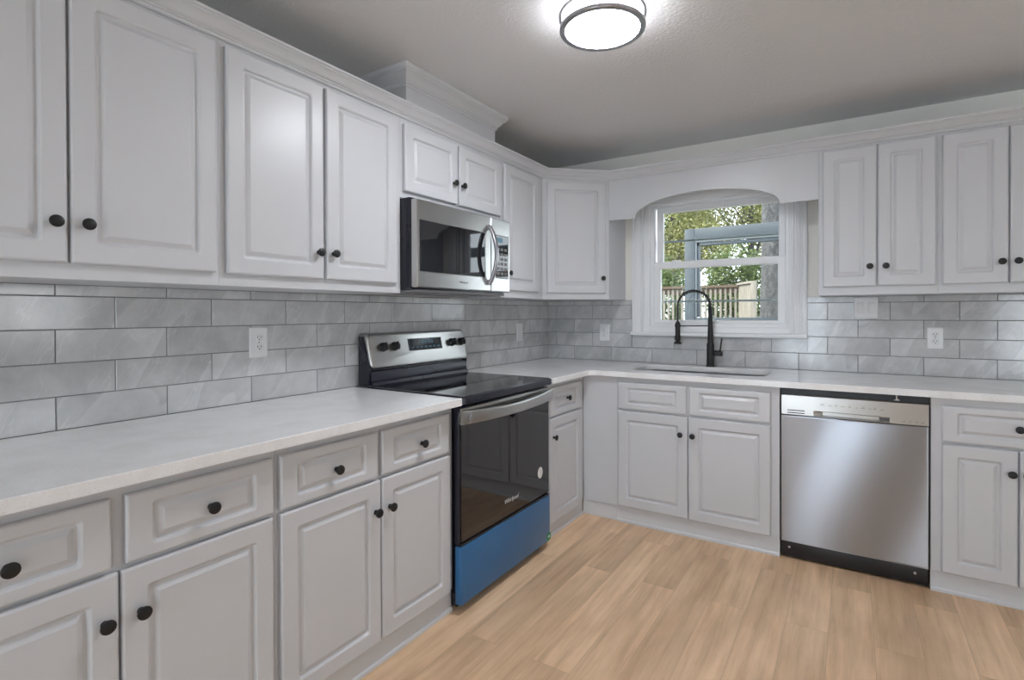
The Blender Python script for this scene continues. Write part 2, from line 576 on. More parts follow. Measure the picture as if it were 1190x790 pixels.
for a, b, z0, z1, _ in REAR:
    for q in ((a - .06, a, z0 - .06, z1 + .06), (b, b + .06, z0 - .06, z1 + .06), (a, b, z1, z1 + .06), (a, b, z0 - .06, z0)):
        box(bm, q[0], q[1], RY, RY + 0.02, q[2], q[3], 0.003)
struct(obj('trim_1', bm, TRIMW))
bm = new_bm()
for a, b, z0, z1, _ in ADDED_SIDE:
    for q in ((a - .08, a, z0 - .08, z1 + .08), (b, b + .08, z0 - .08, z1 + .08), (a, b, z1, z1 + .08), (a, b, z0 - .08, z0)):
        box(bm, RX - 0.02, RX, q[0], q[1], q[2], q[3], 0.003)
struct(obj('trim_2', bm, TRIMW))

# ------------------------------------------------------------------ tile backsplash (grout bed + tiles, one mesh a wall)
CT, CB = 0.934, 0.902          # counter top and underside
PW, PH = 0.3132, 0.1046        # tile pitch
def backsplash(name, axis, u_min, u_max, u_odd, ztop, cutouts):
    bm = new_bm()
    lay = bm.verts.layers.float_vector.new('tile')
    g, th = 0.0016, 0.009
    rnd = random.Random(11 if axis == 'x' else 23)
    def tile(u0, u1, z0, z1):
        tone = Vector((rnd.random(), rnd.random(), rnd.random()))
        def P(u, d, z):
            return (d, u, z) if axis == 'x' else (u, -d, z)
        lo = [[P(u0, 0.004, z0), P(u1, 0.004, z0), P(u1, 0.004, z1), P(u0, 0.004, z1)]]
        lo.append([P(u0, th - .0012, z0), P(u1, th - .0012, z0), P(u1, th - .0012, z1), P(u0, th - .0012, z1)])
        b = .0012
        lo.append([P(u0 + b, th, z0 + b), P(u1 - b, th, z0 + b), P(u1 - b, th, z1 - b), P(u0 + b, th, z1 - b)])
        vl = rings(bm, lo)
        for l_ in vl:
            for v in l_:
                v[lay] = tone
    def clip(u0, u1, z0, z1):
        rects = [(u0, u1, z0, z1)]
        for c0, c1, d0, d1 in cutouts:
            nxt = []
            for a, b, e, f in rects:
                if b <= c0 or a >= c1 or f <= d0 or e >= d1:
                    nxt.append((a, b, e, f)); continue
                if a < c0: nxt.append((a, c0, e, f))
                if b > c1: nxt.append((c1, b, e, f))
                m0, m1 = max(a, c0), min(b, c1)
                if e < d0: nxt.append((m0, m1, e, d0))
                if f > d1: nxt.append((m0, m1, d1, f))
            rects = nxt
        return rects
    row = 0
    while CT + row * PH < ztop - 0.004:
        z0, z1 = CT + row * PH, min(CT + (row + 1) * PH, ztop)
        off = u_odd if row % 2 == 0 else u_odd + PW / 2
        k = math.floor((u_min - off) / PW)
        while off + k * PW < u_max:
            a, b = max(off + k * PW, u_min), min(off + (k + 1) * PW, u_max)
            if b - a > 0.006:
                for q in clip(a + g, b - g, z0 + g, z1 - g):
                    if q[1] - q[0] > .006 and q[3] - q[2] > .006:
                        tile(*q)
            k += 1
        row += 1
    nt = len(bm.faces)
    for q in clip(u_min, u_max, CT - 0.002, ztop):
        if axis == 'x':
            box(bm, 0.0005, 0.0072, q[0], q[1], q[2], q[3])
        else:
            box(bm, q[0], q[1], -0.0072, -0.0005, q[2], q[3])
    bm.faces.ensure_lookup_table()
    for f in bm.faces[nt:]:
        f.material_index = 1
    o = obj(name, bm, [TILE, GROUT], smooth=False)
    return struct(o)
o = backsplash('trim_3', 'x', -3.62, -0.0095, -3.1215, 1.389, [])
o['label'] = 'grey marble-look subway tile backsplash along the left wall'
o = backsplash('trim_4', 'y', 0.0, 3.04, 0.2416, 1.389, [(0.716, 1.855, 1.130, 1.45)])
o['label'] = 'grey marble-look subway tile backsplash around the window wall'

# ------------------------------------------------------------------ window_1
win = bpy.data.objects.new('window_1', None); COL.objects.link(win)
struct(win)
win.location = (1.2875, 0, WZ0)
def wobj(name, bm, m_, parent=None):
    o = obj(name, bm, m_, parent or win)
    if parent is None:
        o.matrix_parent_inverse = Matrix.Translation(-Vector(win.location))
    return o
def fluted(bm, x0, x1, z0, z1):
    # casing board with a reeded middle
    prof = [(0, 0), (0, .018), (.004, .021), (.012, .021), (.016, .016), (.020, .016)]
    w = x1 - x0
    k = .026
    while k < w - .024:
        prof += [(k, .019), (k + .006, .015)]
        k += .011
    prof += [(w - .020, .016), (w - .016, .016), (w - .012, .021), (w - .004, .021), (w, .018), (w, 0)]
    rings(bm, [[(x0 + a, -b, z0) for a, b in prof], [(x0 + a, -b, z1) for a, b in prof]])
bm = new_bm(); fluted(bm, 0.718, 0.805, 1.157, 2.17); wobj('casing', bm, CASEW)
bm = new_bm(); fluted(bm, 1.768, 1.855, 1.157, 2.17); wobj('casing', bm, CASEW)
bm = new_bm(); box(bm, 0.805, 1.768, -0.020, 0.0, 2.072, 2.17, 0.003); wobj('head_casing', bm, CASEW)
bm = new_bm(); box(bm, 0.712, 1.857, -0.042, 0.10, 1.131, 1.157, 0.005, 3); wobj('window_sill', bm, CASEW)
# vinyl frame in the opening: stepped
bm = new_bm()
fx0, fx1, fz0, fz1 = 0.868, 1.735, 1.218, 2.058
for a0, a1, b0, b1, y0, y1 in ((WX0, fx0 - .022, WZ0, WZ1, -.004, .13), (fx1 + .020, WX1, WZ0, WZ1, -.004, .13)):
    box(bm, a0, a1, y0, y1, b0, b1, .003)
box(bm, fx0 - .022, fx1 + .02, -.004, .13, WZ0, 1.196, .003)
box(bm, fx0 - .022, fx1 + .02, -.004, .13, fz1 + .014, WZ1, .003)
for a0, a1 in ((fx0 - .024, fx0 + .004), (fx1 - .004, fx1 + .022)):
    box(bm, a0, a1, .022, .128, 1.19, fz1 + .02, .002)
box(bm, fx0, fx1, .020, .128, 1.19, fz0 + .002, .002)
box(bm, fx0, fx1, .020, .128, fz1 - .002, fz1 + .018, .002)
wobj('window_frame', bm, VINYL)
# lower sash (inner track)
def sash(name, x0, x1, z0, z1, gx0, gx1, gz0, gz1, y0, y1, gy):
    bm = new_bm()
    loops = []
    for d, y in ((0, y1), (0, y0 + .003), (.003, y0)):
        loops.append([(px, y, pz) for px, pz in rr(x0 + d, x1 - d, z0 + d, z1 - d, .002, 2)])
    for d, y in ((.004, y0), (0, y0 + .005), (0, y1)):
        loops.append([(px, y, pz) for px, pz in rr(gx0 - d, gx1 + d, gz0 - d, gz1 + d, .001, 2)])
    loops.append(loops[0])
    rings(bm, loops, False, False)
    bmesh.ops.remove_doubles(bm, verts=bm.verts, dist=1e-6)
    s_ = wobj(name, bm, VINYL)
    bm = new_bm(); box(bm, gx0 - .004, gx1 + .004, gy, gy + .003, gz0 - .004, gz1 + .004)
    wobj('pane', bm, GLASS, s_)
    return s_
sl = sash('lower_sash', 0.872, 1.731, 1.2205, 1.660, 0.918, 1.684, 1.243, 1.610, 0.026, 0.056, 0.044)
su = sash('upper_sash', 0.882, 1.726, 1.625, 2.056, 0.927, 1.686, 1.656, 2.014, 0.060, 0.090, 0.076)
bm = new_bm(); box(bm, 1.00, 1.06, 0.030, 0.052, 1.660, 1.668, .002); wobj('sash_lock', bm, VINYL, sl)
# outer storm frame rails
bm = new_bm()
for z in (1.376, 1.812):
    box(bm, fx0 - .003, fx1 + .003, .100, .116, z - .007, z + .007, .002)
wobj('storm_rail', bm, speckle_mat('pale_aluminium', (0.22, 0.24, 0.24), 0.5, 0.02, 8))

# ------------------------------------------------------------------ cabinets
DT = 0.020
def door_bm(w, h, mx, mz):
    bm = new_bm()
    lp = []
    def ring(i, d, r):
        lp.append([(x, -d, z) for x, z in rr(i, w - i, i, h - i, r)])
    ring(0, 0, .003); ring(0, DT - .006, .003); ring(.0025, DT - .002, .003); ring(.006, DT, .004)
    def pr(ix, iz, d, r):
        lp.append([(x, -d, z) for x, z in rr(ix, w - ix, iz, h - iz, r)])
    pr(mx - .006, mz - .006, DT, .009); pr(mx - .002, mz - .002, DT - .0025, .010); pr(mx, mz, DT - .0065, .010); pr(mx + .002, mz + .002, DT - .0095, .009)
    pr(mx + .006, mz + .006, DT - .0100, .006); pr(mx + .009, mz + .009, DT - .0095, .005); pr(mx + .020, mz + .020, DT - .0025, .003); pr(mx + .0225, mz + .0225, DT - .0012, .002)
    rings(bm, lp)
    return bm
def knob_bm():
    bm = new_bm()
    lathe(bm, [(0.0085, 0), (0.0085, -.002), (0.0055, -.004), (0.005, -.012), (0.008, -.015), (.0150, -.018), (.0162, -.021), (.0155, -.0245), (.011, -.0268), (.004, -.0275)], 'y', n=20)
    return bm
KN = None
def knob(parent, x, z):
    global KN
    if KN is None:
        KN = obj('knob', knob_bm(), BLACKM, parent)
        k = KN
    else:
        k = KN.copy(); COL.objects.link(k); k.parent = parent
    k.location = (x, -DT + .0003, z)
    return k
def front(root, kind, x0, x1, z0, z1, kn=None):
    """door or drawer front in the cabinet's own coordinates, its knob a sub-part"""
    w, h = x1 - x0, z1 - z0
    mx, mz = (.058, .058) if kind == 'door' else (.060, .034)
    if kind == 'door' and h < .4:
        mx = mz = .056
    o = obj(kind, door_bm(w, h, mx, mz), WHITE, root, angle=13)
    o.location = (x0, -.0005, z0)
    if kn:
        knob(o, kn[0] - x0, kn[1] - z0)
    return o
def body(root, w, depth, z0, z1, toe=None):
    bm = new_bm()
    box(bm, 0, w, 0, depth, z0, z1, 0.0015, 1)
    o = obj('body', bm, WHITE, root)
    if toe is not None:
        bm = new_bm()
        box(bm, 0, w, toe, toe + .018, 0.0, z0, 0.001, 1)
        prism = [(toe, 0), (toe - .008, 0), (toe - .008, .012), (toe - .003, .018), (toe, .018)]
        rings(bm, [[(0, a, b) for a, b in prism], [(w, a, b) for a, b in prism]])
        obj('toe_kick', bm, TRIMW, root)
    return o
R90 = math.radians(90)
BF, UF = 0.622, 0.315      # left base / upper face planes
ZD0, ZD1, ZR0, ZR1 = 0.100, 0.690, 0.702, 0.866
BZ0 = 0.096
def left_base(y0, y1, label):
    return thing('base_cabinet', label, 'cabinet', (BF, y0, 0), R90)
g_ = 'white kitchen base cabinets'
# base unit A (cut by the left frame edge)
y0 = -3.600
t = left_base(y0, -2.788, 'white base cabinet at the near left end, two drawers over two doors')
body(t, .812, BF - .003, BZ0, CB, toe=.007)
front(t, 'drawer', -3.58 - y0, -3.207 - y0, ZR0, ZR1, (-3.386 - y0, .780))
front(t, 'drawer', -3.178 - y0, -2.802 - y0, ZR0, ZR1, (-2.985 - y0, .780))
front(t, 'door', -3.58 - y0, -3.1935 - y0, ZD0, ZD1, (-3.223 - y0, .582))
front(t, 'door', -3.188 - y0, -2.804 - y0, ZD0, ZD1, (-3.150 - y0, .580))
t['group'] = g_
y0 = -2.788
t = left_base(y0, -1.960, 'white base cabinet beside the range on its left, two drawers over two doors')
body(t, .828, BF - .003, BZ0, CB, toe=.007)
front(t, 'drawer', -2.780 - y0, -2.397 - y0, ZR0, ZR1, (-2.580 - y0, .778))
front(t, 'drawer', -2.377 - y0, -1.997 - y0, ZR0, ZR1, (-2.170 - y0, .778))
front(t, 'door', -2.779 - y0, -2.384 - y0, ZD0, ZD1, (-2.411 - y0, .579))
front(t, 'door', -2.378 - y0, -1.992 - y0, ZD0, ZD1, (-2.342 - y0, .580))
t['group'] = g_
# narrow unit between range and corner
y0 = -1.178
t = left_base(y0, -.65, 'narrow white base cabinet between the range and the corner, one drawer over one door')
body(t, 1.178 - .648, BF - .003, BZ0, CB, toe=.007)
front(t, 'drawer', -1.115 - y0, -.712 - y0, ZR0, ZR1, (-.909 - y0, .787))
front(t, 'door', -1.116 - y0, -.712 - y0, ZD0 - .01, ZD1, (-1.080 - y0, .581))
t['group'] = g_
BYF = -0.648               # back base face plane
# corner filler
t = thing('corner_filler', 'plain white filler panel in the inside corner left of the sink cabinet', 'panel', (0.0, BYF, 0))
bm = new_bm(); box(bm, BF + .001, .8555, 0, .02, BZ0, CB, .001, 1); obj('panel', bm, WHITE, t)
bm = new_bm(); box(bm, BF - .005, .8555, .007, .025, 0, BZ0, .001, 1); obj('toe_kick', bm, TRIMW, t)
# sink base: open box so that the basin has room
x0 = .856
t = thing('base_cabinet', 'white sink base cabinet under the window, two blank drawer fronts over two doors', 'cabinet', (x0, BYF, 0), 0, g_)
w = 1.768 - x0
bm = new_bm()
box(bm, 0, w, 0, .02, BZ0, CB, .0012, 1)
box(bm, 0, .018, .021, -BYF - .003, BZ0, CB); box(bm, w - .018, w, .021, -BYF - .003, BZ0, CB)
box(bm, .019, w - .019, .021, -BYF - .003, BZ0, BZ0 + .018)
obj('body', bm, WHITE, t)
bm = new_bm(); box(bm, 0, w, .007, .025, 0, BZ0, .001, 1)
pr_ = [(.007, 0), (-.001, 0), (-.001, .012), (.004, .018), (.007, .018)]
rings(bm, [[(0, a, b) for a, b in pr_], [(w, a, b) for a, b in pr_]])
obj('toe_kick', bm, TRIMW, t)
front(t, 'drawer', .867 - x0, 1.284 - x0, ZR0 + .004, ZR1 + .002)
front(t, 'drawer', 1.300 - x0, 1.726 - x0, ZR0 + .004, ZR1 + .002)
front(t, 'door', .868 - x0, 1.2905 - x0, ZD0 + .006, ZD1 + .003, (1.254 - x0, .591))
front(t, 'door', 1.2965 - x0, 1.726 - x0, ZD0 + .004, ZD1 + .003, (1.323 - x0, .590))
# right base
x0 = 2.402
t = thing('base_cabinet', 'white base cabinet right of the dishwasher, one wide drawer over two doors', 'cabinet', (x0, BYF, 0), 0, g_)
body(t, 3.02 - x0, -BYF - .003, BZ0, CB, toe=.007)
front(t, 'drawer', 2.441 - x0, 2.965 - x0, ZR0, ZR1, (2.703 - x0, .787))
front(t, 'door', 2.442 - x0, 2.7005 - x0, ZD0, ZD1, (2.679 - x0, .591))
front(t, 'door', 2.7065 - x0, 2.965 - x0, ZD0, ZD1, (2.729 - x0, .591))

# uppers
UZ0, UZ1, UD0, UD1 = 1.389, 2.25, 1.432, 2.190
gu = 'white upper cabinets'
def upper(label, loc, rot):
    return thing('upper_cabinet', label, 'cabinet', loc, rot, gu)
y0 = -3.600
t = upper('tall white upper cabinet at the near left, two doors, cut by the left photo edge', (UF, y0, 0), R90)
body(t, 3.6 - 2.786, UF - .003, UZ0, UZ1)
front(t, 'door', -3.58 - y0, -3.1885 - y0, UD0, UD1, (-3.218 - y0, 1.537))
front(t, 'door', -3.1815 - y0, -2.800 - y0, UD0, UD1, (-3.149 - y0, 1.538))
y0 = -2.786
t = upper('tall white two-door upper cabinet just left of the microwave', (UF, y0, 0), R90)
body(t, 2.786 - 1.957, UF - .003, UZ0, UZ1)
front(t, 'door', -2.766 - y0, -2.388 - y0, UD0 - .001, UD1, (-2.416 - y0, 1.533))
front(t, 'door', -2.374 - y0, -1.992 - y0, UD0 - .001, UD1, (-2.346 - y0, 1.534))
y0 = -1.957
t = upper('short white two-door upper cabinet directly above the microwave', (UF, y0, 0), R90)
body(t, 1.957 - 1.135, UF - .003, 1.834, UZ1)
front(t, 'door', -1.942 - y0, -1.556 - y0, 1.866, 2.181, (-1.592 - y0, 1.972))
front(t, 'door', -1.544 - y0, -1.154 - y0, 1.866, 2.181, (-1.523 - y0, 1.970))
y0 = -1.135
t = upper('single-door white upper cabinet between the microwave and the corner', (UF, y0, 0), R90)
body(t, 1.135 - .632, UF - .003, UZ0, UZ1)
front(t, 'door', -1.112 - y0, -.715 - y0, UD0, UD1, (-1.045 - y0 - .035, 1.537))
# diagonal corner
A_, B_ = Vector((UF, -.631)), Vector((.663, -.315))
dv = (B_ - A_).normalized()
t = upper('diagonal white corner upper cabinet with one door left of the window', (A_.x, A_.y, 0), math.atan2(dv.y, dv.x))
inv = Matrix.Rotation(-math.atan2(dv.y, dv.x), 2)
foot = [inv @ (Vector(q) - A_) for q in ((.003, -.631), (UF, -.631), (.663, -.315), (.663, -.003), (.003, -.003))]
bm = new_bm(); prism_xy(bm, [(q.x, q.y) for q in foot], UZ0, UZ1)
obj('body', bm, WHITE, t)
front(t, 'door', .027, .441, UD0 - .002, UD1 - .003, (.417, 1.532))
# right of window
UYF = -0.315
x0 = 1.931
t = upper('white two-door upper cabinet right of the window', (x0, UYF, 0), 0)
body(t, 2.464 - x0, -UYF - .003, UZ0, UZ1)
front(t, 'door', 1.952 - x0, 2.2015 - x0, UD0 + .003, UD1 + .003, (2.172 - x0, 1.541))
front(t, 'door', 2.2075 - x0, 2.452 - x0, UD0 + .003, UD1 + .003, (2.243 - x0, 1.540))
x0 = 2.464
t = upper('white upper cabinet at the right photo edge, its second door cut off', (x0, UYF, 0), 0)
body(t, 3.02 - x0, -UYF - .003, UZ0, UZ1)
front(t, 'door', 2.480 - x0, 2.7295 - x0, UD0 + .003, UD1 + .001, (2.704 - x0, 1.538))
front(t, 'door', 2.7355 - x0, 2.985 - x0, UD0 + .003, UD1 + .001, (2.762 - x0, 1.538))

# ------------------------------------------------------------------ crown, valance, duct cover
CROWN = [(0, 2.206), (.004, 2.206), (.008, 2.210), (.008, 2.216), (.013, 2.218), (.013, 2.222), (.020, 2.224), (.026, 2.230), (.036, 2.242),
         (.048, 2.248), (.052, 2.250), (.052, 2.254), (.058, 2.256), (.060, 2.259), (.060, 2.264), (0, 2.264)]
bm = new_bm()
e_ = .0015
sweep(bm, [(UF + e_, -3.60), (UF + e_, -.631), (.663, UYF - e_), (3.02, UYF - e_)], CROWN)
tag(obj('crown_moulding', bm, TRIMW), 'long white crown moulding along the tops of the wall cabinets', 'moulding')

half = [(.8415, 1.933), (.8425, 1.942), (.847, 1.953), (.856, 1.967), (.870, 1.982), (.890, 1.995), (.917, 2.0065), (.950, 2.020), (.991, 2.034), (1.06, 2.048), (1.14, 2.058), (1.22, 2.065), (1.288, 2.067)]
arch = half + [(2.576 - x, z) for x, z in reversed(half[:-1])]
pts = [(.6635, 1.933)] + arch + [(1.9305, 1.933), (1.9305, 2.2495), (.6635, 2.2495)]
bm = new_bm()
def valance_plate(bm, pts, y0, y1):
    # top/bottom strips between the arch and the straight top keep the faces simple
    lo = [pts[0]] + arch + [(1.9305, 1.933)]
    f_, b_ = [], []
    for x, z in lo:
        f_.append((bm.verts.new((x, y0, z)), bm.verts.new((x, y0, 2.2495))))
        b_.append((bm.verts.new((x, y1, z)), bm.verts.new((x, y1, 2.2495))))
    for i in range(len(lo) - 1):
        bm.faces.new((f_[i][0], f_[i + 1][0], f_[i + 1][1], f_[i][1]))
        bm.faces.new((b_[i][0], b_[i][1], b_[i + 1][1], b_[i + 1][0]))
        bm.faces.new((f_[i][0], b_[i][0], b_[i + 1][0], f_[i + 1][0]))
        bm.faces.new((f_[i][1], f_[i + 1][1], b_[i + 1][1], b_[i][1]))
    for i in (0, -1):
        bm.faces.new((f_[i][0], f_[i][1], b_[i][1], b_[i][0]))
valance_plate(bm, pts, UYF + .002, UYF + .022)
tag(obj('valance', bm, WHITE, angle=25), 'white valance board with an arched cutout above the window', 'valance')

t = thing('duct_cover', 'white boxed duct cover with crown trim standing on the cabinet above the microwave', 'duct cover', (0.15, -1.545, 2.25))
bm = new_bm(); box(bm, -.148, .160, -.365, .365, 0.0005, CEIL - 2.25 - .001, .001, 1); obj('box', bm, WHITE, t)
DC = [(0, .118), (.003, .118), (.005, .122), (.005, .128), (.010, .131), (.010, .138), (.016, .141), (.022, .150), (.034, .165), (.044, .172), (.048, .174), (.048, .180), (.054, .184), (.056, .190), (.056, .2035), (0, .2035)]
bm = new_bm(); sweep(bm, [(-.148, -.3655), (.1605, -.3655), (.1605, .3655), (-.148, .3655)], DC)
obj('crown_trim', bm, TRIMW, t)

# ------------------------------------------------------------------ countertops, sink, faucet
bm = new_bm()
slab(bm, [(.0095, -3.62), (.692, -3.62), (.692, -1.976), (.0095, -1.976)], CB + .0005, CT)
tag(obj('countertop', bm, QUARTZ), 'white quartz countertop left of the range', 'countertop')
CX, CY = .692, -.684
fil = []
rf = .045
for k in range(9):
    a = math.radians(90 + 90 * k / 8)       # inside corner, walked from the range side to the sink side
    fil.append((CX + rf - rf * math.cos(math.radians(90 * k / 8)), CY - rf + rf * math.sin(math.radians(90 * k / 8))))
hole = [(x, y) for x, y in rr(.885, 1.675, -.515, -.135, .075, 8)]
bm = new_bm()
slab(bm, [(.0095, -1.176), (CX, -1.176)] + fil + [(3.04, CY), (3.04, -.0095), (.0095, -.0095)], CB + .0005, CT, [hole])
tag(obj('countertop', bm, QUARTZ), 'L-shaped white quartz countertop with the sink cutout', 'countertop')

t = thing('kitchen_sink', 'stainless undermount double-bowl sink below the faucet', 'sink', (1.28, -.325, CB))
bm = new_bm()
def bowl(bm, x0, x1, y0, y1):
    z = -.003
    lp = []
    for d, zz, r in ((-.012, z, .07), (-.012, z - .0015, .07), (.003, z - .004, .07), (.012, z - .17, .06), (.03, z - .19, .05), (.07, z - .195, .04)):
        lp.append([(a - 1.28, b + .325, zz) for a, b in rr(x0 + d, x1 - d, y0 + d, y1 - d, r, 6)])
    rings(bm, lp, False, True)
bowl(bm, .890, 1.262, -.510, -.140); obj('bowl', bm, SINKST, t)
bm = new_bm(); bowl(bm, 1.298, 1.670, -.510, -.140); obj('bowl', bm, SINKST, t)
bm = new_bm(); box(bm, -.031, .031, -.19, .19, -.016, -.0045, .004); obj('divider', bm, SINKST, t)
for xx in (-.204, .204):
    bm = new_bm(); lathe(bm, [(.042, 0), (.042, .002), (.034, .003), (.030, .001), (.012, .0005)], 'z', (xx, 0, -.1978), 20); obj('drain', bm, STEEL, t)

t = thing('kitchen_faucet', 'matt black spring-neck pull-down faucet behind the sink', 'faucet', (1.287, -.072, CT))
bm = new_bm(); lathe(bm, [(.030, 0.0003), (.030, .006), (.0245, .008), (.0235, .02), (.0235, .150), (.021, .155)], 'z', n=24); obj('base', bm, BLACKM, t)
bm = new_bm(); lathe(bm, [(.0185, .1505), (.0185, .155), (.0155, .30), (.0135, .395), (.012, .400)], 'z', n=20); obj('column', bm, BLACKM, t)
# arched hose in a plane parallel to the wall
top, Rr = .398, .1075
path = [(0, 0, top - .02), (0, 0, top)]
for k in range(1, 25):
    a = math.pi * k / 24
    path.append((-Rr + Rr * math.cos(a), -.010 * k / 24, top + .005 + Rr * math.sin(a)))
path += [(-2 * Rr, -.010, .36), (-2 * Rr, -.010, .30), (-2 * Rr, -.010, .268)]
bm = new_bm(); tube(bm, path, .0065, 10); obj('hose', bm, BLACKM, t)
# spring coil round the arch
arc = path[1:20]
bm = new_bm()
coil = []
turns, steps = 15, 12
P_ = [Vector(q) for q in arc]
def along(f):
    x = f * (len(P_) - 1); i = min(int(x), len(P_) - 2); return P_[i].lerp(P_[i + 1], x - i), (P_[i + 1] - P_[i]).normalized()
for k in range(turns * steps + 1):
    p_, t_ = along(k / (turns * steps))
    a = 2 * math.pi * k / steps
    n_ = Vector((0, 1, 0)); b_ = t_.cross(n_).normalized()
    coil.append(p_ + (n_ * math.cos(a) + b_ * math.sin(a)) * .0130)
tube(bm, coil, .0028, 6); obj('spring', bm, BLACKM, t)
bm = new_bm(); lathe(bm, [(.0105, .30), (.0125, .295), (.0165, .285), (.0165, .205), (.020, .20), (.0195, .172), (.014, .168), (.014, .162), (.0245, .156), (.0245, .147), (.018, .144)], 'z', (-2 * Rr, -.010, 0), 20); obj('spray_head', bm, BLACKM, t)
bm = new_bm(); tube(bm, [(0, 0, .272), (-.05, -.002, .272), (-2 * Rr + .014, -.010, .270)], .0042, 8)
lathe(bm, [(.0195, .262), (.0195, .281)], 'z', (-2 * Rr, -.010, 0), 16); obj('support_arm', bm, BLACKM, t)
p_, t_ = along(.93)
bm = new_bm(); box(bm, p_.x - .012, p_.x + .006, p_.y - .008, p_.y + .008, p_.z - .010, p_.z + .010, .003); obj('spring_clip', bm, BLACKM, t)
bm = new_bm(); lathe(bm, [(.017, .0220), (.017, .070), (.0150, .074)], 'x', (0, 0, .088), 18)
tube(bm, [(.060, 0, .092), (.066, 0, .135), (.074, 0, .190)], [.0060, .0048, .0042], 8); obj('handle', bm, BLACKM, t)

# ------------------------------------------------------------------ range
RY0, RY1 = -1.957, -1.184
RF = .676
FY0, FY1 = -1.977, -1.194          # front panels
t = thing('range', 'freestanding electric range with black glass door, steel backguard and blue-filmed drawer', 'range', (.33, (RY0 + RY1) / 2, 0))
RO = Vector((.33, (RY0 + RY1) / 2, 0))
def robj(name, bm, m_, parent=None, **k):
    bmesh.ops.translate(bm, verts=bm.verts, vec=-RO)
    return obj(name, bm, m_, parent or t, **k)
bm = new_bm()
box(bm, .03, RF - .030, RY0 + .004, RY1 - .004, .03, .9025, .002, 1)
box(bm, RF - .075, RF - .032, RY0 + .002, RY1 - .002, .02, .075, .004)
robj('body', bm, BLKENAM)
for yy in (RY0 + .06, RY1 - .06):
    for xx in (.09, .57):
        bm = new_bm(); lathe(bm, [(.02, 0), (.02, .008), (.009, .010), (.009, .0295)], 'z', (xx, yy, 0), 12); robj('foot', bm, BLKPL)
bm = new_bm()
loops = []
for d, z, r in ((.004, .9035, .012), (0, .906, .014), (0, .930, .014), (.002, .9355, .013), (.006, .938, .012)):
    loops.append([(a, b, z) for a, b in rr(.092 + d, .702 - d, -1.973 + d, -1.200 - d, r, 4)])
rings(bm, loops); robj('cooktop_frame', bm, BLKENAM)
bm = new_bm(); slab(bm, rr(.105, .690, -1.961, -1.212, .008, 3), .9383, .9410, cham=.0008); robj('cooktop_glass', bm, COOKGLASS)
# backguard: steel face leaning back, rounded ends
bm = new_bm()
loops = []
def bg_loop(d, depth):
    lp = []
    for y, z in rr(RY0 + .010 + d, RY1 - .004 - d, 1.022 + d, 1.196 - d, .022, 6):
        f = (z - 1.022) / .174
        xf = .112 - .040 * f
        lp.append((xf - depth, y, z))
    return lp
for d, dep in ((0, .062), (0, .012), (.002, .005), (.006, .001), (.012, 0)):
    loops.append(bg_loop(d, dep))
rings(bm, loops); bg = robj('backguard', bm, STEEL)
bm = new_bm()
side = [(.022, .9385), (.090, .9385), (.098, 1.02), (.052, 1.18), (.022, 1.18)]
for a, b in ((RY0 + .004, RY0 + .012), (RY1 - .010, RY1 - .004)):
    rings(bm, [[(x, a, z) for x, z in side], [(x, b, z) for x, z in side]])
box(bm, .012, .040, RY0 + .012, RY1 - .010, .9385, 1.17)
robj('backguard_side', bm, BLKENAM)
bm = new_bm()
vp = [(.040, 1.0215), (.078, 1.0215), (.080, 1.010), (.094, 1.008), (.100, .996), (.104, .962), (.112, .956), (.118, .9415), (.040, .9415)]
rings(bm, [[(x, RY0 + .014, z) for x, z in vp], [(x, RY1 - .012, z) for x, z in vp]])
robj('vent_panel', bm, BLKENAM, angle=20)
def bgx(z):
    return .112 - .040 * (z - 1.022) / .174
tilt = math.atan2(.040, .174)
for yy in (-1.855, -1.777, -1.318, -1.236):
    k = bpy.data.objects.new('knob', None)
    bm = new_bm()
    lathe(bm, [(.0235, .0005), (.0235, .006), (.0205, .008), (.0195, .026), (.017, .0285), (.006, .029)], 'x', n=24)
    box(bm, .020, .036, -.0045, .0045, -.020, .020, .002)
    bmesh.ops.rotate(bm, verts=bm.verts, cent=(0, 0, 0), matrix=Matrix.Rotation(-tilt, 3, 'Y'))
    bmesh.ops.translate(bm, verts=bm.verts, vec=(bgx(1.125), yy, 1.125))
    bpy.data.objects.remove(k)
    kn = robj('knob', bm, BLKPL)
    bm = new_bm(); box(bm, .0362, .0368, -.001, .001, .006, .018)
    bmesh.ops.rotate(bm, verts=bm.verts, cent=(0, 0, 0), matrix=Matrix.Rotation(-tilt, 3, 'Y'))
    bmesh.ops.translate(bm, verts=bm.verts, vec=(bgx(1.125), yy, 1.125))
    robj('pointer', bm, LTGREY, kn)
bm = new_bm(); box(bm, -.001, .0015, -1.676, -1.408, -.033, .033, .0008, 1)
bmesh.ops.rotate(bm, verts=bm.verts, cent=(0, 0, 0), matrix=Matrix.Rotation(-tilt, 3, 'Y'))
bmesh.ops.translate(bm, verts=bm.verts, vec=(bgx(1.127), 0, 1.127)); dsp = robj('display', bm, DISPLAY)
bm = new_bm()
rnd = random.Random(3)
for k in range(4):
    yy = -1.575 + k * .026
    box(bm, .0017, .0022, yy, yy + .016, .002, .026)
for k in range(7):
    yy = -1.655 + k * .034
    box(bm, .0017, .0022, yy, yy + .020, -.020, -.012)
bmesh.ops.rotate(bm, verts=bm.verts, cent=(0, 0, 0), matrix=Matrix.Rotation(-tilt, 3, 'Y'))
bmesh.ops.translate(bm, verts=bm.verts, vec=(bgx(1.127), 0, 1.127)); robj('digits', bm, DIGIT, dsp)
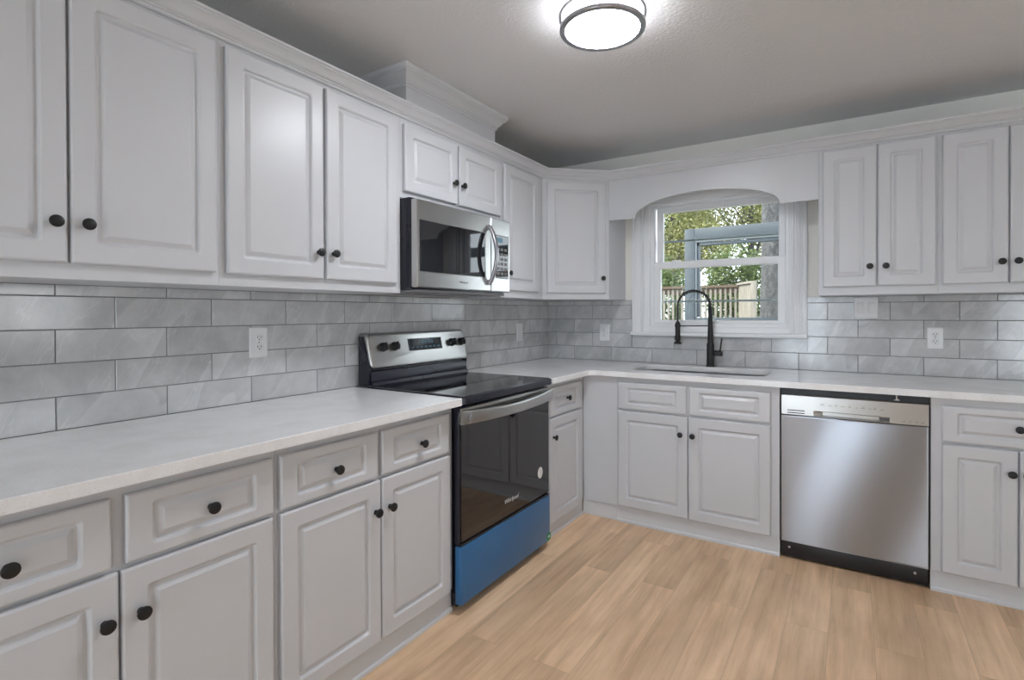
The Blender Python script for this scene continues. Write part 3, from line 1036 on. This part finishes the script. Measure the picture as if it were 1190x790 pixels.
# oven door
bm = new_bm(); box(bm, RF - .028, RF - .004, FY0 + .003, FY1 - .003, .304, .890, .003); 
dr = robj('door', bm, BLKENAM)
bm = new_bm(); box(bm, RF - .0035, RF + .002, FY0 + .012, FY1 - .006, .312, .855, .0015, 1); robj('door_glass', bm, GLASSBLK, dr)
bm = new_bm(); box(bm, RF - .0035, RF + .006, FY0 + .008, FY1 - .004, .858, .886, .003)
robj('door_top_trim', bm, STEEL, dr)
# bowed flat handle
bm = new_bm()
loops = []
nH = 18
for k in range(nH + 1):
    f = k / nH
    y = FY0 - .012 + f * (FY1 - FY0 - .002)
    bow = math.sin(math.pi * f)
    e = min(f, 1 - f)
    xo = RF + .024 + .026 * bow
    zc = .853 - .012 * bow
    hh = .030 - .006 * bow
    loops.append([(xo + px, y, zc + pz) for px, pz in rr(-.011, .011, -hh, hh, .006, 3)])
rings(bm, loops)
for a, b in ((FY0 - .012, FY0 + .022), (FY1 - .046, FY1 - .014)):
    box(bm, RF + .0065, RF + .022, a, b, .826, .874, .004)
robj('handle', bm, STEEL, dr)
for yy in (FY0 + .026,):
    bm = new_bm(); box(bm, RF + .0385, RF + .0435, yy - .011, yy + .011, .832, .866, .003); robj('handle_cap', bm, GREY, dr)
def decal_yz(name, me, x, y, z, m_, parent):
    me.materials.clear(); me.materials.append(m_)
    o = bpy.data.objects.new(name, me); COL.objects.link(o); o.parent = parent
    o.matrix_local = Matrix.Translation(Vector((x, y, z)) - RO) @ Matrix(((0, 0, 1), (1, 0, 0), (0, 1, 0))).to_4x4()
    return o
decal_yz('lettering', text_mesh('Whirlpool', .030, .25), RF + .0026, -1.576, .383, LTGREY, dr)
bm = new_bm(); lathe(bm, [(.030, 0), (.030, .0004)], 'x', (RF + .0022, 0, 0), 28)
bmesh.ops.scale(bm, vec=(1, .85, 1), verts=bm.verts)
bmesh.ops.translate(bm, verts=bm.verts, vec=(0, -1.295, .440)); st = robj('sticker', bm, WSTICK, dr)
st['label'] = 'white oval sticker'
bm = new_bm()
for k, (w_, z_) in enumerate(((.018, .455), (.026, .446), (.022, .437), (.026, .428), (.014, .420))):
    box(bm, RF + .0028, RF + .0030, -1.295 - w_ / 2, -1.295 + w_ / 2, z_ - .0016, z_ + .0016)
robj('sticker_print', bm, LTGREY, dr)
bm = new_bm(); box(bm, RF - .028, RF + .006, FY0 + .004, FY1 - .003, .042, .292, .004, 3); dw_ = robj('drawer', bm, BLUEF)
dw_['label'] = 'storage drawer covered in blue protective film'
bm = new_bm(); box(bm, RF + .0064, RF + .0068, -1.228, -1.190, .048, .086); gs = robj('sticker', bm, GREENS, dw_)
gs['label'] = 'small green sticker'
bm = new_bm(); lathe(bm, [(.008, 0), (.008, .0003)], 'x', (RF + .0070, -1.210, .068), 14); robj('sticker_print', bm, WSTICK, dw_)
bm = new_bm(); box(bm, RF - .026, RF + .002, FY0 + .006, FY1 - .006, .2945, .303); robj('gap_strip', bm, BLKPL)

# ------------------------------------------------------------------ microwave
MY0, MY1, MZ0, MZ1, MX = -1.9555, -1.190, 1.415, 1.820, .418
MO = Vector((.2, (MY0 + MY1) / 2, MZ0))
t = thing('microwave', 'stainless over-the-range microwave with a curved vertical handle', 'microwave', MO)
def mobj(name, bm, m_, parent=None, **k):
    bmesh.ops.translate(bm, verts=bm.verts, vec=-MO)
    return obj(name, bm, m_, parent or t, **k)
bm = new_bm()
box(bm, .012, .375, MY0, MY1, MZ0 - .008, MZ1 + .010, .002, 1)
mobj('body', bm, BLKENAM)
bm = new_bm()
box(bm, .03, .395, MY0 + .02, MY1 - .02, MZ0 - .020, MZ0 - .0085, .004)
for yy in (-1.78, -1.40):
    box(bm, .12, .30, yy - .11, yy + .11, MZ0 - .024, MZ0 - .0205, .002)
mobj('underside_panel', bm, GREY)
SPL = -1.376
def frame_plate(bm, y0, y1, z0, z1, gy0, gy1, gz0, gz1, x0, x1):
    lp = []
    for d, x in ((0, x0), (0, x1 - .004), (.004, x1)):
        lp.append([(x, a, b) for a, b in rr(y0 + d, y1 - d, z0 + d, z1 - d, .004, 3)])
    for d, x in ((.003, x1), (0, x1 - .003), (0, x0)):
        lp.append([(x, a, b) for a, b in rr(gy0 - d, gy1 + d, gz0 - d, gz1 + d, .002, 3)])
    lp.append(lp[0])
    rings(bm, lp, False, False)
    bmesh.ops.remove_doubles(bm, verts=bm.verts, dist=1e-6)
bm = new_bm(); frame_plate(bm, MY0 + .002, SPL - .001, MZ0, MZ1, -1.9355, -1.428, 1.490, 1.727, .383, MX)
md = mobj('door', bm, STEEL)
bm = new_bm(); box(bm, .385, MX - .003, -1.935, -1.4285, 1.4905, 1.7265); mobj('window_glass', bm, GLASSBLK, md)
bm = new_bm(); box(bm, .376, .3825, MY0 + .003, MY1 - .003, MZ0 + .004, MZ1 - .004); mobj('door_seal', bm, BLKPL)
bm = new_bm(); frame_plate(bm, SPL + .001, MY1, MZ0, MZ1, -1.331, -1.206, 1.492, 1.729, .383, MX)
cp = mobj('control_panel', bm, STEEL)
bm = new_bm(); box(bm, .385, MX - .002, -1.3305, -1.2065, 1.4925, 1.7285); mobj('panel_glass', bm, GLASSBLK, cp)
bm = new_bm(); box(bm, MX - .0016, MX - .0012, -1.318, -1.262, 1.690, 1.718); mobj('clock_display', bm, DIGIT, cp)
bm = new_bm()
for r_ in range(6):
    for c_ in range(3):
        box(bm, MX - .0016, MX - .0012, -1.318 + c_ * .037, -1.318 + c_ * .037 + .026, 1.510 + r_ * .027, 1.510 + r_ * .027 + .015)
mobj('keypad', bm, DKPRINT, cp)
# curved handle
bm = new_bm(); hp = []
for k in range(21):
    f = k / 20
    hp.append((MX + .010 + .046 * math.sin(math.pi * f) ** 0.8, -1.402, 1.458 + .306 * f))
loops = []
for i, p_ in enumerate(hp):
    a = Vector(hp[max(0, i - 1)]); b = Vector(hp[min(20, i + 1)])
    d_ = (b - a).normalized(); n_ = Vector((d_.z, 0, -d_.x))
    w_ = .0125
    loops.append([Vector(p_) + n_ * q[0] + Vector((0, q[1], 0)) for q in rr(-.008, .008, -w_, w_, .006, 3)])
rings(bm, loops)
for zz in (1.462, 1.760):
    box(bm, MX + .0005, MX + .018, -1.413, -1.391, zz - .014, zz + .014, .004)
mobj('handle', bm, NICKEL, md)
me = text_mesh('Whirlpool', .016, .25)
me.materials.append(DKPRINT)
o = bpy.data.objects.new('lettering', me); COL.objects.link(o); o.parent = md
o.matrix_local = Matrix.Translation(Vector((MX + .0004, -1.618, 1.452)) - MO) @ Matrix(((0, 0, 1), (1, 0, 0), (0, 1, 0))).to_4x4()

# ------------------------------------------------------------------ dishwasher
DX0, DX1, DF = 1.772, 2.398, -.664
DO = Vector(((DX0 + DX1) / 2, -.34, 0))
t = thing('dishwasher', 'brushed stainless dishwasher between the sink cabinet and the right base cabinet', 'dishwasher', DO)
def dobj(name, bm, m_, parent=None, **k):
    bmesh.ops.translate(bm, verts=bm.verts, vec=-DO)
    return obj(name, bm, m_, parent or t, **k)
bm = new_bm(); box(bm, DX0, DX1, -.630, -.02, .02, .896, .002, 1); dobj('body', bm, BLKPL)
bm = new_bm()
lp = []
for d, y in ((0, -.629), (0, DF + .006), (.002, DF + .001), (.006, DF)):
    lp.append([(a, y, b) for a, b in rr(DX0 + .004 + d, DX1 - .003 - d, .096 + d, .760 - d, .005, 3)])
rings(bm, lp); dd = dobj('door', bm, STEELDW)
# control strip with pocket handle
PX0, PX1, PZ0, PZ1 = 1.925, 2.245, .7665, .792
bm = new_bm()
lp = []
for d, y in ((0, -.629), (0, DF + .004), (.003, DF - .001)):
    lp.append([(a, y, b) for a, b in rr(DX0 + .004 + d, DX1 - .003 - d, .7615 + d, .866 - d, .003, 3)])
lp.append([(a, DF - .001, b) for a, b in rr(PX0, PX1, PZ0, PZ1, .004, 3)])
lp.append([(a, DF + .002, b) for a, b in rr(PX0 + .004, PX1 - .004, PZ0 + .001, PZ1 - .002, .004, 3)])
lp.append([(a, DF + .022, b) for a, b in rr(PX0 + .040, PX1 - .040, PZ0 + .003, PZ1 - .006, .003, 3)])
rings(bm, lp); cp = dobj('control_strip', bm, STEEL, angle=8)
for zz in (.7735, .7865):
    bm = new_bm(); box(bm, 1.806, 1.886, DF - .0016, DF - .0011, zz - .0025, zz + .0025); dobj('vent_slot', bm, SLOT, cp)
bm = new_bm()
for k, xx in enumerate((1.965, 1.998, 2.025, 2.052, 2.082, 2.112, 2.138, 2.165, 2.185, 2.215)):
    w_ = .012 if k % 3 else .018
    box(bm, xx - w_ / 2, xx + w_ / 2, DF - .0014, DF - .0011, .8225, .8245)
    if k % 2 == 0:
        box(bm, xx - w_ / 3, xx + w_ / 3, DF - .0014, DF - .0011, .829, .831)
dobj('button_print', bm, DKPRINT, cp)
bm = new_bm()
for xx in (2.300, 2.324, 2.348, 2.372):
    box(bm, xx - .005, xx + .005, DF - .0014, DF - .0011, .7775, .7795)
dobj('status_print', bm, DKPRINT, cp)
bm = new_bm(); box(bm, DX0 + .004, DX1 - .004, -.640, -.630, .012, .0945, .002); kp = dobj('kick_plate', bm, BLKPL)
for xx in (1.813, 2.345):
    bm = new_bm(); lathe(bm, [(.006, 0), (.006, -.002), (.003, -.003)], 'y', (xx, -.6402, .060), 12); dobj('screw', bm, STEEL, kp)
bm = new_bm(); box(bm, 2.262, 2.285, -.652, -.6305, .872, .876); box(bm, 2.270, 2.276, -.652, -.6305, .876, .8955); dobj('mounting_bracket', bm, STEEL)
for xx in (DX0 + .03, DX1 - .03):
    bm = new_bm(); lathe(bm, [(.016, 0), (.016, .006), (.006, .008), (.006, .0195)], 'z', (xx, -.60, 0), 12); dobj('foot', bm, GREY)

# ------------------------------------------------------------------ outlets
def plate_bm(w, h):
    bm = new_bm()
    lp = []
    for d, y in ((0, 0), (0, -.003), (.003, -.006)):
        lp.append([(a, y, b) for a, b in rr(-w / 2 + d, w / 2 - d, -h / 2 + d, h / 2 - d, .004, 3)])
    rings(bm, lp)
    return bm
def outlet(label, loc, rot, w, h, kind):
    t = thing('wall_outlet' if kind == 'duplex' else 'wall_plate', label, 'outlet' if kind == 'duplex' else 'wall plate', loc, rot)
    obj('cover_plate', plate_bm(w, h), OUTLET, t)
    if kind == 'duplex':
        for zz in (-.0195, .0195):
            bm = new_bm()
            lp = [[(a, y, b + zz) for a, b in rr(-.017 + d, .017 - d, -.014 + d, .014 - d, .010, 5)] for d, y in ((0, -.0061), (0, -.0078), (.001, -.0085))]
            rings(bm, lp)
            rc = obj('receptacle', bm, OUTLET, t)
            bm = new_bm()
            box(bm, -.0078, -.0052, -.0089, -.0086, zz - .002, zz + .007)
            box(bm, .0052, .0078, -.0089, -.0086, zz - .001, zz + .006)
            lathe(bm, [(.0028, -.0086), (.0028, -.0089)], 'y', (0, 0, zz - .0075), 10)
            obj('slots', bm, SLOT, rc)
        bm = new_bm(); lathe(bm, [(.003, -.0062), (.0028, -.0072)], 'y', n=10); obj('screw', bm, GREY, t)
    elif kind == 'blank':
        for zz in (-.03, .03):
            bm = new_bm(); lathe(bm, [(.003, -.0062), (.0028, -.0072)], 'y', (0, 0, zz), 10); obj('screw', bm, OUTLET, t)
    elif kind == 'double':
        for xx in (-.027, .027):
            bm = new_bm()
            lp = [[(xx + a, y, b) for a, b in rr(-.0165 + d, .0165 - d, -.033 + d, .033 - d, .002, 2)] for d, y in ((0, -.0061), (0, -.0072), (.002, -.0085))]
            rings(bm, lp); obj('rocker_switch', bm, OUTLET, t)
    return t
TF = .0092
outlet('white duplex outlet on the left wall above the left countertop', (TF, -2.466, 1.177), R90, .078, .124, 'duplex')
outlet('blank white wall plate on the left wall between range and corner', (TF, -.446, 1.153), R90, .078, .132, 'blank')
outlet('white duplex outlet on the back wall left of the faucet', (.499, -TF, 1.147), 0, .078, .128, 'duplex')
outlet('wide white double plate right of the window, just under the upper cabinet', (2.160, -TF, 1.320), 0, .118, .122, 'double')
outlet('white duplex outlet above the dishwasher on the back wall', (2.484, -TF, 1.149), 0, .074, .120, 'duplex')

# ------------------------------------------------------------------ ceiling light
def ring_bm(r0, r1, z0, z1):
    bm = new_bm()
    prof = rr(r0, r1, z0, z1, .004, 3)
    n = 56
    loops = [[(r * math.cos(2 * math.pi * k / n), r * math.sin(2 * math.pi * k / n), z) for r, z in prof] for k in range(n)]
    loops.append(loops[0])
    rings(bm, loops, False, False)
    bmesh.ops.remove_doubles(bm, verts=bm.verts, dist=1e-6)
    return bm
def ceiling_light(x, y, label):
    t = thing('ceiling_light', label, 'ceiling light', (x, y, CEIL))
    bm = new_bm(); lathe(bm, [(.135, -.0005), (.135, -.014), (.120, -.018)], 'z', n=48); obj('mounting_pan', bm, NICKEL, t)
    bm = new_bm(); lathe(bm, [(.1385, -.0755), (.13, -.080), (.09, -.085), (.045, -.087), (.01, -.0875)], 'z', n=56)
    obj('diffuser', bm, LAMP, t)
    bm = new_bm(); lathe(bm, [(.140, -.0185), (.149, -.024), (.149, -.066), (.1385, -.0752)], 'z', n=56); obj('drum', bm, LAMPS, t)
    obj('ring', ring_bm(.150, .166, -.034, -.020), NICKEL, t)
    obj('ring', ring_bm(.140, .162, -.086, -.070), NICKEL, t)
    for k in range(3):
        a = math.radians(35 + 120 * k)
        bm = new_bm(); tube(bm, [(.158 * math.cos(a), .158 * math.sin(a), -.033), (.157 * math.cos(a), .157 * math.sin(a), -.071)], .003, 8)
        obj('post', bm, NICKEL, t)
ceiling_light(1.286, -1.860, 'round flush-mount ceiling light with double nickel rings and a lit opal drum')

# ------------------------------------------------------------------ outdoors
GZ = -.35
bm = new_bm(); box(bm, -14, 9, .152, 30, GZ - .1, GZ); o = obj('ground', bm, LAWN, smooth=False); struct(o)
# slate-blue porch screen frame
PY = 1.6
t = thing('porch_frame', 'slate blue porch screen frame standing outside the window', 'porch frame', (.68, PY, GZ))
PO = Vector((.68, PY, GZ))
def pobj(name, bm, m_):
    bmesh.ops.translate(bm, verts=bm.verts, vec=-PO)
    return obj(name, bm, m_, t)
bm = new_bm(); box(bm, .668, .765, PY, PY + .10, GZ, 2.125, .003); pobj('post', bm, PORCHB)
bm = new_bm(); box(bm, 1.545, 1.65, PY, PY + .10, GZ, 2.00, .003); pobj('post', bm, PORCHB)
bm = new_bm(); box(bm, .766, 3.2, PY, PY + .10, 2.012, 2.125, .003); pobj('beam', bm, PORCHB)
bm = new_bm(); box(bm, .7655, .783, PY + .01, PY + .06, 1.25, 1.998, .002); box(bm, .7655, 1.545, PY + .01, PY + .06, 1.992, 2.008, .002); pobj('screen_trim', bm, speckle_mat('grey_screen_trim', (0.16, 0.18, 0.20), 0.5, 0.03, 8))
bm = new_bm(); box(bm, .784, .808, PY + .02, PY + .07, 1.25, 1.985, .002); box(bm, .784, 1.545, PY + .02, PY + .07, 1.955, 1.985, .002); pobj('inner_frame', bm, PORCHB)
bm = new_bm(); box(bm, .766, 1.545, PY + .01, PY + .08, 1.19, 1.247, .003); pobj('bottom_rail', bm, PORCHB)
# picket fence
t = thing('picket_fence', 'weathered wooden picket fence at the end of the yard', 'fence', (-2.0, 8.0, GZ))
FO = Vector((-2.0, 8.0, GZ))
def fobj(name, bm, m_):
    bmesh.ops.translate(bm, verts=bm.verts, vec=-FO)
    return obj(name, bm, m_, t)
for k in range(38):
    x = -3.75 + k * .101
    bm = new_bm(); box(bm, x, x + .045, 8.0, 8.02, GZ + .05, 1.80); fobj('picket', bm, FENCEW)
bm = new_bm(); box(bm, -3.8, .06, 8.021, 8.06, 1.70, 1.82); box(bm, -3.8, .06, 8.021, 8.06, GZ + .15, GZ + .24); fobj('rail', bm, RAILW)
bm = new_bm(); box(bm, -3.8, .06, 7.97, 8.08, 1.825, 1.875); fobj('cap_board', bm, RAILW)
A2, B2 = Vector((.07, 8.0)), Vector((.47, 7.25))
for k in range(9):
    p0 = A2.lerp(B2, k / 9); p1 = A2.lerp(B2, (k + .93) / 9)
    d_ = (B2 - A2).normalized(); n_ = Vector((-d_.y, d_.x)) * .02
    bm = new_bm(); prism_xy(bm, [(p0.x, p0.y), (p1.x, p1.y), (p1.x + n_.x, p1.y + n_.y), (p0.x + n_.x, p0.y + n_.y)], GZ + .05, 1.86); fobj('picket', bm, FENCEW)
bm = new_bm(); box(bm, .43, .53, 7.16, 7.26, GZ, 1.90, .004); fobj('post', bm, FENCEW)
d_ = (B2 - A2).normalized(); n_ = Vector((-d_.y, d_.x))
bm = new_bm(); prism_xy(bm, [tuple(A2 - n_ * .04), tuple(B2 - n_ * .04), tuple(B2 + n_ * .06), tuple(A2 + n_ * .06)], 1.865, 1.905); fobj('cap_board', bm, FENCEW)
# trees
def tree(name, label, loc, crowns, trunk_r, nleaf, size, lm, group=None):
    t = thing(name, label, 'tree', loc, 0, group)
    rnd = random.Random(hash(loc) & 0xffff)
    zt = max(cz for _, _, cz, *_ in crowns)
    bm = new_bm()
    tube(bm, [(0, 0, 0), (.05, .02, zt * .35), (-.03, .04, zt * .7), (.02, 0, zt)], [trunk_r, trunk_r * .85, trunk_r * .6, trunk_r * .2], 9)
    for k in range(7):
        cx, cy, cz, rx, ry, rz = crowns[k % len(crowns)]
        e = Vector((cx + rnd.uniform(-.7, .7) * rx, cy + rnd.uniform(-.7, .7) * ry, cz + rnd.uniform(-.2, .7) * rz))
        b0 = Vector((0, 0, zt * rnd.uniform(.3, .7)))
        tube(bm, [b0, b0.lerp(e, .5) + Vector((0, 0, .15)), e], [trunk_r * .35, trunk_r * .22, trunk_r * .06], 6)
    obj('trunk', bm, BARK, t)
    bm = new_bm()
    lay = bm.verts.layers.float_vector.new('tile')
    for k in range(nleaf):
        cx, cy, cz, rx, ry, rz = crowns[k % len(crowns)]
        while True:
            u = Vector((rnd.uniform(-1, 1), rnd.uniform(-1, 1), rnd.uniform(-1, 1)))
            if u.length < 1:
                break
        u = u * (0.55 + .45 * rnd.random()) / max(.35, u.length ** .5)
        p_ = Vector((cx + u.x * rx, cy + u.y * ry, cz + u.z * rz))
        a = Vector((rnd.gauss(0, 1), rnd.gauss(0, 1), rnd.gauss(0, .7))).normalized()
        b = a.cross(Vector((rnd.gauss(0, 1), rnd.gauss(0, 1), rnd.gauss(0, 1)))).normalized()
        s_ = size * rnd.uniform(.6, 1.4)
        vs = [bm.verts.new(p_ - a * s_), bm.verts.new(p_ + b * s_ * .45), bm.verts.new(p_ + a * s_), bm.verts.new(p_ - b * s_ * .45)]
        tone = Vector((rnd.random(), 0, 0))
        for v in vs:
            v[lay] = tone
        bm.faces.new(vs)
    me_o = obj('crown', bm, lm, t, smooth=False)
    return t
tree('leafy_tree', 'tall yellow-green tree behind the fence at the left of the window', (-2.6, 12.5, GZ), [(0, 0, 4.6, 1.6, 1.2, 1.4), (.8, -.3, 3.6, 1.3, 1, 1.0), (-.7, .2, 5.6, 1.2, 1, 1.0)], .12, 18000, .05, LEAFY)
tree('leafy_tree', 'broad yellow-green tree behind the fence, filling the top of the window', (-.6, 14.0, GZ), [(0, 0, 5.0, 1.9, 1.2, 1.5), (1.2, .4, 4.4, 1.4, 1, 1.2), (-.9, .2, 6.0, 1.4, 1, 1.0)], .14, 22000, .05, LEAFY)
tree('bushy_tree', 'mid-green bushy tree low behind the fence, left in the window', (-2.05, 9.6, GZ), [(0, 0, 2.0, .75, .6, 1.2), (-.8, .1, 2.1, .8, .6, 1.1)], .07, 7000, .045, LEAFG)
tree('bushy_tree', 'mid-green bushy tree behind the fence between porch post and pine trunk', (-.42, 10.2, GZ), [(0, 0, 2.4, .75, .6, 1.2), (.45, .1, 2.2, .6, .6, 1.1), (-.33, .1, 2.1, .5, .6, 1.1)], .07, 9000, .045, LEAFG)
tree('bushy_tree', 'dark green shrub growing against the fence beside the pine trunk', (1.55, 9.6, GZ), [(0, 0, 1.9, .85, .6, 1.1), (.9, .1, 2.3, .9, .6, 1.2)], .07, 6000, .045, LEAFD)
tree('leafy_tree', 'distant pale green tree between the left tree and the pine', (-4.0, 18.0, GZ), [(0, 0, 4.4, 1.6, 1, 2.2), (-1.3, .3, 3.2, 1.4, 1, 1.8), (.55, .2, 6.2, 1.1, 1, 1.6)], .13, 15000, .07, LEAFG)
tree('leafy_tree', 'distant pale green tree in the middle of the window, behind all others', (-.2, 18.6, GZ), [(0, 0, 4.2, 1.6, 1, 2.4), (-.6, .3, 6.0, 1.2, 1, 1.6), (1.0, .2, 3.6, 1.3, 1, 2.0), (1.2, .3, 6.6, 1.5, 1, 1.5)], .13, 18000, .07, LEAFG)
t = thing('pine_trunk', 'thick rough-barked pine trunk at the right of the window', 'tree', (.93, 6.2, GZ))
bm = new_bm()
rnd = random.Random(5)
lp = []
for k in range(26):
    f = k / 25
    z = f * 7.0
    R0 = .235 * (1 - .25 * f) + (.10 * (1 - f * 8) ** 2 if f < .125 else 0)
    lp.append([(.012 * z + (R0 + rnd.uniform(-.012, .012)) * math.cos(2 * math.pi * j / 28), (R0 + rnd.uniform(-.012, .012)) * math.sin(2 * math.pi * j / 28), z) for j in range(28)])
rings(bm, lp); obj('trunk', bm, BARK, t)
bm = new_bm()
for a, z, l_ in ((.4, 5.2, .9), (2.4, 5.8, .8), (4.1, 6.3, .7)):
    tube(bm, [(.06, 0, z), (.06 + l_ * .5 * math.cos(a), l_ * .5 * math.sin(a), z + .12), (.06 + l_ * math.cos(a), l_ * math.sin(a), z + .15)], [.05, .035, .015], 8)
obj('branch', bm, BARK, t)
